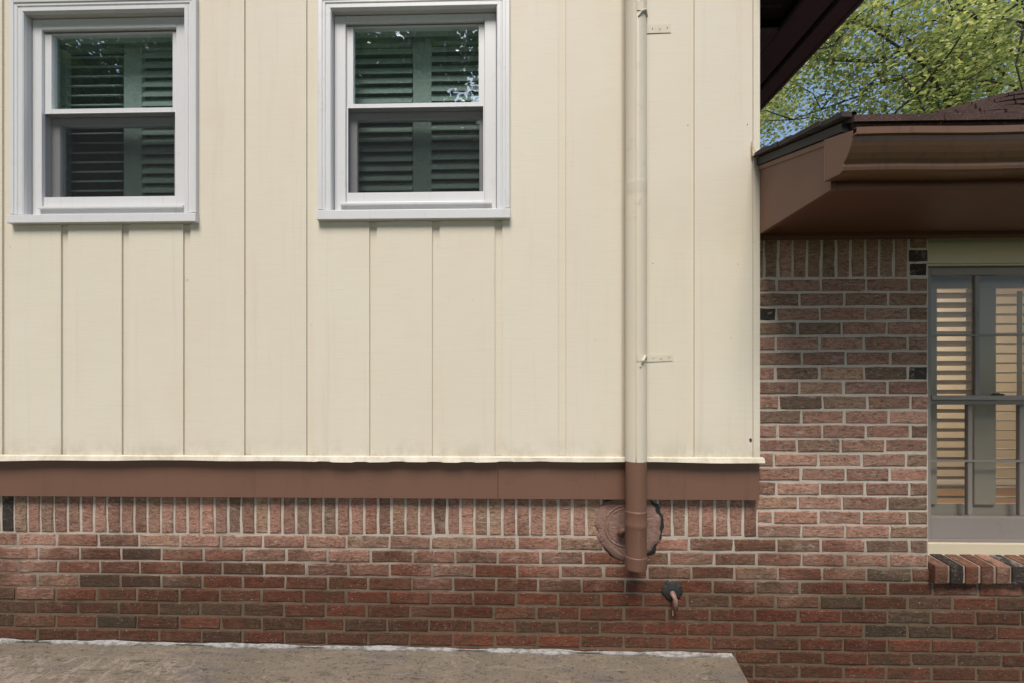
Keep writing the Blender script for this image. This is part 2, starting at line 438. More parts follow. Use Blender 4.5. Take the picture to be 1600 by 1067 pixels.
BP, JT = .2065, .0118
CH = .0678
var_cache = {}
def lay(name, x0, x1, z0, z1, parent, y=0, dark=False, rot=0):
    L, H = round(x1 - x0, 3), round(z1 - z0, 3)
    key = (round(L * 250), round(H * 500), rng.randrange(5))
    if key not in var_cache: var_cache[key] = brick_mesh(L, H, hash(key) & 0xffff)
    o = bpy.data.objects.new(name, var_cache[key]); C.objects.link(o); o.parent = parent
    o.location = ((x0 + x1) / 2, y + rng.uniform(-.0022, .0022), (z0 + z1) / 2)
    o.rotation_euler = (rng.uniform(-.012, .012), rng.uniform(-.004, .004), rng.uniform(-.008, .008))
    if dark:
        o.material_slots[0].link = 'OBJECT'; o.material_slots[0].material = M['brick_dark']
    return o

# course lines read off the wall at the right-hand end (bed joints from under the wing soldiers down)
lines = [435.5, 457.5, 480.2, 502.6, 525, 548, 571, 594, 616.6, 639.5, 662.4, 684.3, 706.6, 729, 751.6, 774, 796.3, 818.7, 840.4, 863, 885, 907, 928.8, 951, 972.8, 995.2, 1016.5, 1038, 1060, 1082]
zs = [at(1230, v, 0)[1] for v in lines]
left_end = ax(-20, 0); frame_right = ax(1606, 0)
odd0, even0 = ax(1282.5, 0), ax(1318, 0)
DARK = [(1436, 582), (1198, 491)]
dark_at = [at(u, v, 0) for u, v in DARK]
n_br = 0
far = MB()
def far_brick(x0, x1, z0, z1):          # bricks outside the picture: plain chamfered blocks joined in one part
    e = .004; far.add([(x0, .0028, z0), (x1, .0028, z0), (x1, .0028, z1), (x0, .0028, z1), (x0 + e, 0, z0 + e), (x1 - e, 0, z0 + e), (x1 - e, 0, z1 - e), (x0 + e, 0, z1 - e), (x0, .02, z0), (x1, .02, z0), (x1, .02, z1), (x0, .02, z1)],
        [(4, 5, 6, 7), (0, 1, 5, 4), (1, 2, 6, 5), (2, 3, 7, 6), (3, 0, 4, 7), (0, 8, 9, 1), (1, 9, 10, 2), (2, 10, 11, 3), (3, 11, 8, 0)])
for k in range(len(zs) - 1):
    zt, zb = zs[k] - JT / 2, zs[k + 1] + JT / 2
    below = lines[k] > 838                               # courses that run the full length
    ph = (odd0 if k % 2 == 0 else even0) + rng.uniform(-.012, .012)
    xs = []
    i0 = int((left_end - ph) / BP) - 1
    for i in range(i0, i0 + 60):
        xs.append(ph + i * BP + rng.uniform(-.004, .004))
    for a, b in zip(xs, xs[1:]):
        lo = left_end if below else (cx_r + .004 if lines[k] > 775 else ax(1178, 0))
        a2, b2 = a + JT / 2, b - JT / 2
        a2 = max(a2, lo)
        win = zb > wz0 - .03 and zt < 9 and lines[k] < 905
        hi = (wx0 - .002) if win else frame_right
        if b2 > hi: b2 = min(b2, hi) if win else b2
        if b2 - a2 < .03 or a2 > hi - .02 or b2 < lo: continue
        if b2 < sx1 - .02 and zt < slab_z((a2 + b2) / 2) - .004: continue
        dk = any(a2 < p[0] < b2 and zb < p[1] < zt for p in dark_at)
        lay('brick', a2, b2, zb, zt, wall, dark=dk); n_br += 1
    for a, b in zip(xs, xs[1:]):
        a2, b2 = a + JT / 2, b - JT / 2
        if b2 < left_end + .03 and below and a2 > XL and zt > slab_z(a2) : far_brick(a2, min(b2, left_end), zb, zt)
        beyond = wx1 + .002 if lines[k] < 905 else frame_right - .02
        if b2 > beyond + .03 and b2 < 4.9 and (a2 > beyond or lines[k] < 905): far_brick(max(a2, beyond), b2, zb, zt)
# soldier course under the skirt board
z1 = zs[18] + JT / 2; x = cx_r - .006; sw = .0672
while x > left_end:
    lay('soldier_brick', x - sw + JT, x, z1, z1 + .192, wall, dark=(abs(x - ax(18, 0)) < .034))
    x -= sw + rng.uniform(-.0012, .0012)
# soldier course of the wing, under the soffit, and the three headers stacked beside the window
x = ax(1418, 0)
while x > ax(1180, 0):
    lay('soldier_brick', x - sw + JT, x, zs[0] + JT / 2, top_r + .002, wall); x -= sw + rng.uniform(-.001, .001)
hz = top_r + .002; hh = (top_r - zs[0]) / 3
for q, dk in enumerate((False, True, True)):
    lay('brick', ax(1422, 0), wx0 - .002, hz - hh + JT * .8, hz, wall, dark=dk); hz -= hh
x = wx1 + .006
while x < 4.9: far_brick(x, x + sw - JT, zs[0] + JT / 2, top_r + .002); x += sw
x = left_end - .01
while x > XL: far_brick(x - sw + JT, x, z1, z1 + .192); x -= sw
ff = far.build('brick_field', 'brick_field', wall); ff['kind'] = 'stuff'
print('bricks', n_br)

# ---- siding: backing sheet, a board between every two grooves
YB, YG = -.055, -.0455
sid_bot = at(600, 713, YB)[1]; SID_TOP = 4.3
sid_r = ax(1187, YB)
WIN = [dict(co=(16, 306), ci=(36, 287), vt=16.6, vs=(334, 347.5), fi=(65, 275, 45, 322), ug=(81, 270, 53, 170), mr=(170, 177),
            sc=(68, 274, 177, 308), lg=(94, 272, 196, 312), ledge=(57, 285, 321.5, 325), sh=((104, 193, 82, 30), (221, 290, 80, 62)), stile=(193, 221), ex=(78, 104)),
       dict(co=(497, 796), ci=(517, 776), vt=11, vs=(327, 342), fi=(540, 757, 34, 315), ug=(552, 748, 41, 162), mr=(162, 168),
            sc=(544, 755, 168, 301), lg=(558, 749, 186, 306), ledge=(531, 768, 315.5, 319), sh=((548, 645, 72, 58), (674, 760, 70, 60)), stile=(645, 674), ex=(530, 548))]
YC = -.069
opens = []
for p in WIN:
    um = sum(p['ci']) / 2
    p['open'] = (ax(p['ci'][0], YC), ax(p['ci'][1], YC), at(um, p['vs'][0], YC)[1], at(um, p['vt'], YC)[1])
    opens.append(p['open'])
def grow(r, d): return (r[0] - d, r[1] + d, r[2] - d, r[3] + d)
holes = [grow(o, .022) for o in opens]
mb = MB()
for (a, b, c, d) in cut(XL, sid_r - .02, sid_bot, SID_TOP, holes): mb.box(a, b, YG, -.012, c, d)
siding = mb.build('siding', 'siding_paint', house)
tag(siding, 'cream painted vertical board siding of the upper wall')
groove = [3, 95, 190, 286, 381.5, 478.5, 577, 675, 773, 872.5, 972, 1073]
gx = [ax(u, YB) for u in groove]; gx = [gx[0] - .305 * 2, gx[0] - .305] + gx
GW = .036
edges = [XL] + gx
for i in range(len(edges)):
    a = edges[i] + (GW if i else 0); b = edges[i + 1] if i + 1 < len(edges) else ax(1176, YB)
    rs = cut(a, b, sid_bot, SID_TOP, holes)
    apart = len(rs) == 2 and rs[0][3] < rs[1][2] - .1       # a board the window cuts right through
    for grp in ([[t] for t in rs] if apart else [rs]):
        mb = MB()
        for (p, q, r, s) in grp: mb.box(p, q, YB, YG + .002, r, s)
        mb.build('siding_board', 'siding_paint', siding)
MB().box(ax(1176, YB) + .0015, sid_r, YB - .004, -.012, sid_bot, SID_TOP).build('corner_board', 'siding_paint', siding, .002)
# drip flashing with a slightly buckled lower edge
N = 240; vs = []; fs = []
fx1 = ax(1195, -.07)
for i in range(N + 1):
    x = XL + (fx1 - XL) * i / N
    wv = .0025 * math.sin(x * 3.1) + .0015 * math.sin(x * 11) + (.005 if .5 < math.sin(x * 1.7 + 2) and math.sin(x * 37) > .3 else 0) * .6
    zt_ = sid_bot + .004; zb_ = at(600, 720.5, -.07)[1] + wv
    vs += [(x, YB + .004, zt_ + .001), (x, -.068, zt_ - .004), (x, -.073 + wv, zb_), (x, -.069, zb_ - .0012), (x, -.052, zt_ - .016), (x, -.03, zt_ - .014)]
for i in range(N):
    for k in range(5): fs.append((i * 6 + k, i * 6 + k + 1, i * 6 + k + 7, i * 6 + k + 6))
MB().add(vs, fs).build('drip_flashing', 'siding_paint', siding, smooth=False)
skx = ax(1187, -.035)
jx = ax(778, -.035)
for a, b in ((XL, jx - .0004), (jx + .0004, skx)):
    MB().box(a, b, -.035, .03, band_bot, sid_bot - .004).build('skirt_board', 'brown_paint', siding, .002)

# ---- the two siding windows
prof = [(d, y + .009 if y < -.06 else y) for d, y in [(0, -.074), (.004, -.078), (.02, -.078), (.022, -.075), (.026, -.075), (.029, -.079), (.041, -.079), (.043, -.083), (.060, -.085), (.063, -.083), (.063, -.05)]]
def casing(win, o, wd):
    k = wd / prof[-1][0]; x0, x1, z0, z1 = o; zb = z0
    P = [(d * k, y) for d, y in prof] + [(0, -.05)]
    n_ = len(P)
    def piece(A, B):
        vs = A + B; fs = [(i, (i + 1) % n_, (i + 1) % n_ + n_, i + n_) for i in range(n_)]
        MB().add(vs, fs + [tuple(range(n_)), tuple(range(2 * n_ - 1, n_ - 1, -1))]).build('casing', 'white_vinyl', win)
    piece([(x0 - d, y, zb) for d, y in P], [(x0 - d, y, z1 + d) for d, y in P])
    piece([(x1 + d, y, zb) for d, y in P], [(x1 + d, y, z1 + d) for d, y in P])
    piece([(x0 - d + .0006, y, z1 + d) for d, y in P], [(x1 + d - .0006, y, z1 + d) for d, y in P])
def louver_mesh(L, depth=.058, th=.009):
    pts = []
    for k in range(10):
        t = 2 * math.pi * k / 10; pts.append((depth / 2 * math.cos(t), th / 2 * math.sin(t)))
    mb = MB().prism(pts, 'x', -L / 2, L / 2)
    me = bpy.data.meshes.new('louver'); me.from_pydata(mb.v, [], mb.f); me.update(); return me

def siding_window(p, label):
    o = p['open']; um = sum(p['ci']) / 2
    YF = -.027
    fi = rect(p['fi'][0], p['fi'][2], p['fi'][1], p['fi'][3], YF)
    ins = grow(o, -.0015)
    win = MB().ring(ins, fi, YF, .07).build('window', 'white_vinyl', house, .003)
    tag(win, label)
    wd = o[0] - ax(p['co'][0], YC)
    casing(win, o, wd)
    for (a, b, c, d) in ((o[0] - .018, o[0], o[2], o[3]), (o[1], o[1] + .018, o[2], o[3]), (o[0] - .018, o[1] + .018, o[3], o[3] + .018)):
        MB().box(a, b, -.0495, .07, c, d).build('jamb', 'reveal_paint', win)
    zt = o[2]; zb = at(um, p['vs'][1], -.083)[1]; zt2 = at(um, p['vs'][0], -.083)[1]
    xo0, xo1 = o[0] - wd - .003, o[1] + wd + .003
    MB().prism([(-.083, zb), (-.083, zt2 - .002), (-.05, zt - .0008), (.07, zt), (.07, zb), (-.05, zb)], 'x', xo0, xo1).build('sill', 'white_vinyl', win, .002)
    lx0, lx1, lz0, lz1 = rect(p['ledge'][0], p['ledge'][2], p['ledge'][1], p['ledge'][3], -.045)
    MB().box(lx0, lx1, -.043, YF + .002, lz0, lz1).build('sill_lip', 'white_vinyl', win, .001)
    # upper sash in the outer track
    ug = rect(p['ug'][0], p['ug'][2], p['ug'][1], p['ug'][3], -.010)
    zm = at(um, p['mr'][1], -.014)[1]
    f2 = grow(fi, -.0005)
    up = MB().ring((f2[0], f2[1], zm, f2[3] - .008), ug, -.012, .02).build('upper_sash', 'white_vinyl', win, .002)
    pane = MB().box(ug[0] - .004, ug[1] + .004, .003, .006, ug[2] - .004, ug[3] + .004).build('pane', 'pane_glass', win)
    # lower sash in the inner track, behind the screen
    lg = rect(p['lg'][0], p['lg'][2], p['lg'][1], p['lg'][3], .024)
    MB().ring((f2[0], f2[1], f2[2], zm + .012), lg, .024, .055).build('lower_sash', 'white_vinyl', win, .002)
    MB().box(lg[0] - .004, lg[1] + .004, .036, .039, lg[2] - .004, lg[3] + .004).build('pane', 'pane_glass', win)
    sc = rect(p['sc'][0], p['sc'][2], p['sc'][1], p['sc'][3], -.014)
    MB().ring((f2[0], f2[1], f2[2], zm - .0005), (sc[0], sc[1], sc[2], sc[3] - .001), -.016, -.004).build('screen_frame', 'white_vinyl', win, .0015)
    MB().add([(sc[0], -.009, sc[2]), (sc[1], -.009, sc[2]), (sc[1], -.009, sc[3]), (sc[0], -.009, sc[3])], [(0, 1, 2, 3)]).build('insect_screen', 'screen_mesh', win)
    # interior shutters
    YS = .115
    zlo, zhi = o[2] - .02, o[3] + .02
    for (u0, u1) in (p['stile'], p['ex']):
        MB().box(ax(u0, YS - .014), ax(u1, YS - .014), YS - .014, YS + .014, zlo, zhi).build('shutter_stile', 'shutter_paint', win, .003)
    for (u0, u1, vt, tilt) in p['sh']:
        x0, x1 = ax(u0, YS) + .001, ax(u1, YS) - .001
        ztop = at(um, vt, YS)[1]
        MB().box(x0, x1, YS - .013, YS + .013, ztop, zhi).build('shutter_rail', 'shutter_paint', win)
        me = louver_mesh(x1 - x0); me.materials.append(M['shutter_paint'])
        pitch = 15.2 / F * (CAM_D + YS); z = ztop - pitch * .55
        while z > zlo - .02:
            q = bpy.data.objects.new('louver', me); C.objects.link(q); q.parent = win
            q.location = ((x0 + x1) / 2, YS, z); q.rotation_euler = (R(tilt + rng.uniform(-1.5, 1.5)), 0, 0)
            z -= pitch
    return win
siding_window(WIN[0], 'left white vinyl sash window with open shutter slats behind green glass')
siding_window(WIN[1], 'middle white vinyl sash window nearer the downspout, shutter slats mostly closed')

# ---- rooms behind the walls
mb = MB()
X0, X1, Y0, Y1, Z0, Z1 = XL, sid_r - .03, .18, 3.2, 1.45, 4.2
mb.add([(X0, Y0, Z0), (X1, Y0, Z0), (X1, Y1, Z0), (X0, Y1, Z0), (X0, Y0, Z1), (X1, Y0, Z1), (X1, Y1, Z1), (X0, Y1, Z1)],
       [(0, 1, 2, 3), (4, 7, 6, 5), (1, 5, 6, 2), (2, 6, 7, 3), (3, 7, 4, 0)])
# floor, ceiling and end walls run forward to the back of the siding
mb.box(X0, X1, -.01, .18, Z0 - .02, Z0); mb.box(X0, X1, -.01, .18, Z1, Z1 + .02)
mb.build('dark_room', 'room_dark', house)
RX0, RX1, RY1, RZ0, RZ1 = sid_r + .03, 4.9, 1.9, .86, 2.5
rw = MB()
rw.box(RX0, RX1, RY1, RY1 + .05, RZ0, RZ1)
rw.box(RX0, RX0 + .03, .27, RY1, RZ0, RZ1); rw.box(RX1, RX1 + .03, .27, RY1, RZ0, RZ1)
rw.box(RX0, RX1, .27, RY1 + .05, RZ1, RZ1 + .03)
for (a, b, c, d) in cut(RX0 + .03, RX1, RZ0, RZ1, [(wx0 - .02, wx1 + .02, wz0 - .02, wz1 + .02)]): rw.box(a, b, .27, .29, c, d)
room = rw.build('lit_room', 'room_wall', house)
MB().box(RX0, RX1 + .03, .152, RY1 + .05, RZ0 - .03, RZ0).build('room_floor', 'wood_floor', room)
MB().box(RX0 + .03, RX1, RY1 - .015, RY1 - .0005, RZ0, RZ0 + .03).build('baseboard', 'white_vinyl', room)
pl = bpy.data.lights.new('room_lamp', 'POINT'); pl.energy = 32; pl.shadow_soft_size = .12; pl.color = (1, .95, .87)
po = bpy.data.objects.new('room_lamp', pl); C.objects.link(po); po.location = (3.0, 1.0, 2.3); po.parent = room

# ---- wing window
YS = .098
ww = MB()
gz_top = at(1525, 414, YS)[1]; gz_bot = at(1525, 841, YS)[1]
fl, fr = wx0 - .03, wx1 + .03
ru = at(1525, 430, YS)[1]; rm0, rm1 = at(1525, 628, YS)[1], at(1525, 617, YS)[1]; rb = at(1525, 808, YS)[1]
xl_in = ax(1455, YS)
win = MB().ring((fl, fr, gz_bot, gz_top), (xl_in, wx1 - .02, rb, ru), YS, YS + .035).build('window', 'grey_alu', house, .002)
tag(win, 'porch-side window with grey storm frame and warm lit room behind its louvres')
MB().box(fl, fr, .066, .14, at(1525, 412, .066)[1], wz1 + .03).build('head_board', 'cream_trim', win, .002)
MB().box(fl, fr, .063, .075, at(1525, 415.2, .063)[1], at(1525, 412.8, .063)[1]).build('head_drip', 'cream_trim', win)
MB().box(xl_in, wx1 - .02, YS - .004, YS + .03, rm0 + .012, rm1).build('meeting_rail', 'grey_alu', win, .002)
MB().box(xl_in, wx1 - .02, YS + .02, YS + .05, rm0 - .012, rm0 + .011).build('meeting_rail', 'grey_alu', win, .002)
xm = ax(1530, YS)
for i in range(4):
    xx = xm + .252 * i
    if xx > wx1 - .05: break
    MB().box(xx - .012, xx + .010, YS + .006, YS + .026, rm1 + .0005, ru - .0005).build('muntin', 'grey_alu', win, .003)
    MB().box(xx - .012, xx + .010, YS + .040, YS + .060, rb + .0005, rm0 - .0125).build('muntin', 'grey_alu', win, .003)
zmu = at(1525, 524, YS)[1]; zml = at(1525, 719, YS + .04)[1]
MB().box(xl_in, wx1 - .02, YS + .001, YS + .005, zmu - .005, zmu + .004).build('muntin', 'grey_alu', win)
MB().box(xl_in, wx1 - .02, YS + .035, YS + .039, zml - .006, zml + .005).build('muntin', 'grey_alu', win)
MB().box(xl_in, wx1 - .02, YS + .014, YS + .017, rm1, ru).build('pane', 'porch_glass', win)
MB().box(xl_in, wx1 - .02, YS + .048, YS + .051, rb, rm0 - .012).build('pane', 'porch_glass', win)
MB().box(fl, fr, .083, .14, at(1525, 847, .083)[1], at(1525, 842.5, .083)[1]).build('sill_track', 'grey_alu', win, .001)
zs1 = at(1525, 848, .07)[1]; zs0 = at(1525, 864, .07)[1]
MB().prism([(.07, zs0 - .012), (.07, zs1 - .003), (.09, zs1), (.15, zs1), (.15, zs0 - .012)], 'x', wx0 + .001, fr).build('sill', 'cream_trim', win, .002)
YS2 = .215
def sx(u): return ax(u, YS2)
zt_s, zb_s = at(1525, 452, YS2)[1], at(1525, 786, YS2)[1]
sh_top, sh_bot = wz1 + .02, wz0 - .02
MB().box(fl, fr, YS2 - .014, YS2 + .014, zt_s, sh_top).build('shutter_rail', 'grey_louver', win)
MB().box(fl, fr, YS2 - .014, YS2 + .014, sh_bot, zb_s).build('shutter_rail', 'grey_louver', win)
pan = [(1456, 1513.5, 1508), (1547, 1618, 1582), (1640, 1706, 1673), (1738, 1790, 1764)]
stl = [(fl, sx(1456))] + [(sx(1513.5), sx(1547)), (sx(1618), sx(1640)), (sx(1706), sx(1738)), (sx(1790), fr)]
for a, b in stl: MB().box(a, b, YS2 - .029, YS2 + .016, zb_s, zt_s).build('shutter_stile', 'grey_louver', win, .003)
pitch = (zt_s - zb_s) / 22.4
for k, (u0, u1, ur) in enumerate(pan):
    me = louver_mesh(sx(u1) - sx(u0) - .002, .046 if k else .05, .008); me.materials.append(M['grey_louver'])
    z = zt_s - pitch * .7
    while z > zb_s:
        q = bpy.data.objects.new('louver', me); C.objects.link(q); q.parent = win
        q.location = ((sx(u0) + sx(u1)) / 2, YS2, z); q.rotation_euler = (R((-26 if k == 0 else -4) + rng.uniform(-1.5, 1.5)), 0, 0); z -= pitch
    if k: MB().box(sx(ur) - .009, sx(ur) + .009, YS2 - .036, YS2 - .027, zb_s + .03, zt_s - .02).build('tilt_rod', 'grey_louver', win)
# rowlock brick sill
x = wx0 + .004; sb = .0700
zf1 = at(1520, 883, -.032)[1]; zf0 = at(1520, 912, -.032)[1]; zbk = zs0 - .002
srow = MB().prism([(-.026, zf0 + .003), (-.026, zf1 - .006), (.09, zbk - .005), (.09, zf0 + .003)], 'x', wx0 + .006, wx1).build('sill_mortar', 'mortar', win)
i = 0
while x < wx1 - .03:
    r2 = random.Random(i * 3 + 1)
    def j(): return r2.uniform(-.0025, .0025)
    a, b = x + j() * .5, x + sb - JT - .002 + j() * .5
    mid = zf0 * .45 + zf1 * .55
    poly = [(-.032 + j(), zf0 + j()), (-.034 + j(), mid), (-.032 + j() - .001, zf1 - .004 + j()), (-.027, zf1 + j() * .5), (.085, zbk + j() * .5), (.085, zf0)]
    o = MB().prism(poly, 'x', a, b).build('sill_brick', 'brick', win, .003)
    if i % 4 == 1: o.data.materials.clear(); o.data.materials.append(M['brick_dark'])
    x += sb; i += 1

# ---- lower wing roof: end board, soffit, fascia, shingles
ex = ax(1187, -.06); YF_, YR = -.508, -.60
z_sof = at(1312, 297, YF_)[1]
def roof_z(y): return CAM_Z + .954 + .28 * (y - YR)      # top of shingles
XR = 5.0
roof = MB().prism([(YR + .005, roof_z(YR) - .035), (YR, roof_z(YR) - .014), (-.004, roof_z(-.004) - .014), (3.2, roof_z(3.2) - .014), (3.2, roof_z(3.2) - .05), (-.004, roof_z(-.004) - .05)], 'x', sid_r + .012, XR).build('wing_roof', 'shingle', house)
tag(roof, 'low brown shingle roof of the brick wing')
MB().prism([(YF_, z_sof), (YF_, roof_z(YF_) - .05), (-.06, roof_z(-.06) - .05), (-.06, at(1187, 366, -.06)[1]), ], 'x', ex, ex + .02).build('end_board', 'brown_paint', roof, .0015)
MB().prism([(YF_ - .004, roof_z(YF_) - .0725), (YF_ - .004, roof_z(YF_) - .0515), (-.062, roof_z(-.06) - .0515), (-.062, roof_z(-.06) - .0725)], 'x', ex - .007, ex + .019).build('end_moulding', 'brown_paint', roof, .002)
MB().box(ex + .0205, XR, YF_ + .022, -.0005, z_sof + .012, z_sof + .022).build('soffit', 'soffit_paint', roof)
MB().box(ex + .0205, XR, YF_, YF_ + .0215, z_sof - .001, roof_z(YF_) - .052).build('fascia', 'soffit_paint', roof, .002)
zfz = at(1400, 372, -.02)[1]
MB().prism([(-.022, z_sof + .0115), (-.022, z_sof - .006), (-.014, z_sof - .008), (-.014, zfz), (.004, zfz), (.004, z_sof + .0115)], 'x', ex + .0205, XR).build('frieze_moulding', 'soffit_paint', roof, .001)
# felt strip and ragged shingle verge at the wall end
MB().prism([(YR + .02, roof_z(YR + .02) - .046), (YR + .02, roof_z(YR + .02) - .016), (-.06, roof_z(-.06) - .016), (-.06, roof_z(-.06) - .049)], 'x', ex - .014, sid_r + .011).build('verge_strip', 'felt', roof)
yk = YR - .004; k = 0
while yk < -.09:
    ln = rng.uniform(.09, .13)
    y1 = min(yk + ln + .05, -.058)
    e0 = ex - .024 - rng.uniform(0, .022)
    t = .006
    vs = []
    for xx in (e0, e0 + .05, sid_r + .0):
        d = rng.uniform(-.006, .008) if xx == e0 else rng.uniform(0, .006)
        vs += [(xx, yk, roof_z(yk) + .006 + d - .010), (xx, yk, roof_z(yk) + .014 + d), (xx, y1, roof_z(y1) + .001 + d * .5), (xx, y1, roof_z(y1) - .010)]
    fs = [(0, 1, 2, 3), (11, 10, 9, 8)] + [(s * 4 + q, s * 4 + 4 + q, s * 4 + 4 + (q + 1) % 4, s * 4 + (q + 1) % 4) for s in range(2) for q in range(4)]
    MB().add(vs, fs).build('verge_shingle', 'old_shingle', roof)
    yk += ln * .8; k += 1
# front course of shingles over the gutter
x = sid_r + .002
while x < 4.6:
    wdt = rng.uniform(.28, .31); dz = rng.uniform(-.0015, .002)
    MB().prism([(YR - .012, roof_z(YR) - .024 + dz), (YR - .012, roof_z(YR) - .001 + dz), (YR + .18, roof_z(YR + .18) + .003), (YR + .18, roof_z(YR + .18) - .012)], 'x', x, x + wdt - .003).build('shingle', 'shingle', roof)
    x += wdt
# shingled hump (cricket) rising behind the eave at the right: overlapping tabs bent over it
def crest(u, vp):                       # rise of the shingled cricket: long straight flank, rounded crown
    q = u - 1583
    if q < 0: return vp + (191 - vp) * (-q / 160) ** 1.05 + 3.0 * math.exp(-(q / 16) ** 2)
    return vp + 3.0 + 20 * (q / 130) ** 2
for k in range(5):
    y0 = -.47 + .085 * k; y1 = y0 + .15
    vp = 181 - 7.5 * k; dp = CAM_D + y0
    x = (1420 - 775) / F * dp
    while x < (1760 - 775) / F * dp:
        tw = .078 + rng.uniform(-.006, .006); vs = []; fs = []
        d0 = rng.uniform(-.004, .004)
        for q in range(4):
            xx = x + (tw - .004) * q / 3
            za = max(roof_z(y0) + .004, CAM_Z + (V0 - crest(775 + xx / dp * F, vp)) / F * dp)
            zb = za + .045
            vs += [(xx, y0 + d0, za), (xx, y1, zb), (xx, y1, zb - .006), (xx, y0 + d0, za - .014)]
        for q in range(3):
            for e in range(4): fs.append((q * 4 + e, q * 4 + (e + 1) % 4, q * 4 + 4 + (e + 1) % 4, q * 4 + 4 + e))
        fs += [(3, 2, 1, 0), (12, 13, 14, 15)]
        MB().add(vs, fs).build('hump_shingle', 'shingle', roof)
        x += tw
# bit of cream flashing curling up where roof meets the corner board
fxx, fzz = at(1178, 244, -.07)
MB().prism([(fxx - .006, fzz), (fxx - .008, fzz + .07), (fxx - .003, fzz + .062), (fxx + .006, fzz + .028), (fxx + .026, fzz + .006), (fxx + .03, fzz - .002)], 'y', -.072, -.0605).build('step_flashing', 'cream_trim', roof, .002)

# gutter
gxl = ax(1169, 0)
gp = [(YF_ - .001, .925), (YF_ - .001, .795), (-.585, .788), (-.597, .793), (-.600, .802), (-.600, .812), (-.604, .818), (-.611, .824), (-.622, .840), (-.632, .858), (-.638, .872), (-.640, .886), (-.652, .888), (-.654, .908), (-.640, .911)]
gp = [(y, z + CAM_Z - (.022 if i else 0)) for i, (y, z) in enumerate(gp)]
vs = []; fs = []; ns = 40
for i in range(ns + 1):
    x = gxl + (XR - gxl) * i / ns; sag = .0015 * math.sin(i * 1.1)
    for (y, z) in gp: vs.append((x, y, z + sag))
m = len(gp)
for i in range(ns):
    for k in range(m - 1): fs.append((i * m + k, i * m + k + 1, (i + 1) * m + k + 1, (i + 1) * m + k))
gut = MB().add(vs, fs).build('gutter', 'gutter_paint', house)
so_ = gut.modifiers.new('solid', 'SOLIDIFY'); so_.thickness = .0018; so_.offset = 0
tag(gut, 'brown ogee gutter along the wing eave')
MB().prism(gp[:12] + [(-.640, CAM_Z + .884)], 'x', gxl - .003, gxl - .0012).build('end_cap', 'brown_paint', gut)
MB().tube([(gxl - .002, p[0], p[1]) for p in gp[:13]], .0028, 6).build('end_seam', 'brown_paint', gut)

# ---- eave of the upper roof, seen from below at the corner
ez = CAM_Z + 1.84
xE = [1.70, 1.61, 1.58, 1.44]
ur = MB().prism([(1.74, ez + .13), (1.74, ez + .17), (-4.2, ez + .17 + 1.98), (-4.2, ez + .13 + 1.98)], 'y', -.115, 3.6).build('upper_roof', 'shingle', house)
tag(ur, 'dark overhanging eave of the upper roof at the top corner')
MB().box(xE[1], xE[0], -.15, 3.5, ez, ez + .028).build('eave_board', 'purple_paint', ur, .003)
MB().box(xE[0] + .001, xE[0] + .022, -.155, 3.5, ez - .004, ez + .15).build('eave_fascia', 'purple_paint', ur, .003)
MB().box(xE[2], xE[1], -.15, 3.5, ez + .03, ez + .036).build('eave_gap_shade', 'recess_shade', ur)  # dark strip painting the shade in the gap between two eave boards
MB().box(xE[3], xE[2], -.15, 3.5, ez + .001, ez + .025).build('eave_board', 'purple_paint', ur, .003)
MB().box(sid_r - .02, xE[3] - .001, .15, 3.5, ez + .002, ez + .022).build('eave_board', 'purple_paint', ur, .003)
MB().box(sid_r + .001, xE[3] - .001, -.15, .148, ez + .06, ez + .07).build('vent_soffit', 'recess_shade', ur)
for yv in (-.05, .055):
    mb = MB()
    for i in range(12):
        xx = sid_r + .004 + i * .0145
        if xx + .01 > xE[3]: break
        mb.box(xx, xx + .0095, yv, yv + .014, ez + .054, ez + .0595)
    mb.build('vent_strip', 'purple_paint', ur)
# body of the upper storey behind its corner and gable top
MB().box(sid_r - .028, sid_r - .004, .10, 3.2, 1.0, ez + .05).build('side_wall', 'siding_paint', house)

# ---- downspout
dxc = (ax(977, -.10) + ax(1009.5, -.10)) / 2; DY, DR = -.106, .0465
def spout(z0, z1, r, extra=()):
    N = 28; vs = []; fs = []
    rings = [(z0, r), (z1, r)] if not extra else list(extra)
    for (z, rr) in rings:
        for k in range(N):
            t = 2 * math.pi * k / N
            # slightly squared section with a folded seam in front
            q = rr * (1 + .02 * math.cos(4 * t)); vs.append((dxc + q * math.sin(t), DY - q * math.cos(t), z))
    for i in range(len(rings) - 1):
        for k in range(N): fs.append((i * N + k, i * N + (k + 1) % N, (i + 1) * N + (k + 1) % N, (i + 1) * N + k))
    return MB().add(vs, fs)
def zv(v): return at(993, v, DY - DR)[1]
z_sw = zv(722); z_j = zv(281)
ds = spout(0, 0, DR, [(z_sw, DR), (z_j - .001, DR)]).build('downspout', 'pipe_paint', house, smooth=True)
tag(ds, 'round downspout painted cream above and brown below')
crisp(spout(0, 0, DR, [(zv(304), DR * .985), (zv(300), DR * 1.015), (zv(283), DR * 1.03), (z_j, DR * 1.035), (z_j + .0008, DR * 1.0), (z_j + .002, DR * .985), (4.2, DR * .985)]).build('upper_pipe', 'pipe_paint', ds, smooth=True), 16)
zz_ = [893, 889, 877.5, 876, 874, 873, 829, 827, 824, 821, 819, 806, 804, 802, 800, 722]
rr_ = [1.0, 1.03, 1.035, 1.05, 1.05, .985, .985, 1.02, 1.045, 1.045, 1.02, 1.02, 1.045, 1.045, .985, 1.0]
crisp(spout(0, 0, DR, [(zv(v), DR * q) for v, q in zip(zz_, rr_)]).build('brown_pipe', 'brown_paint', ds, smooth=True), 16)
spout(0, 0, DR, [(zv(893), DR * .97), (zv(880), DR * .96)]).build('pipe_mouth', 'soffit_paint', ds, smooth=True)
xs_ = ax(994, DY - DR)
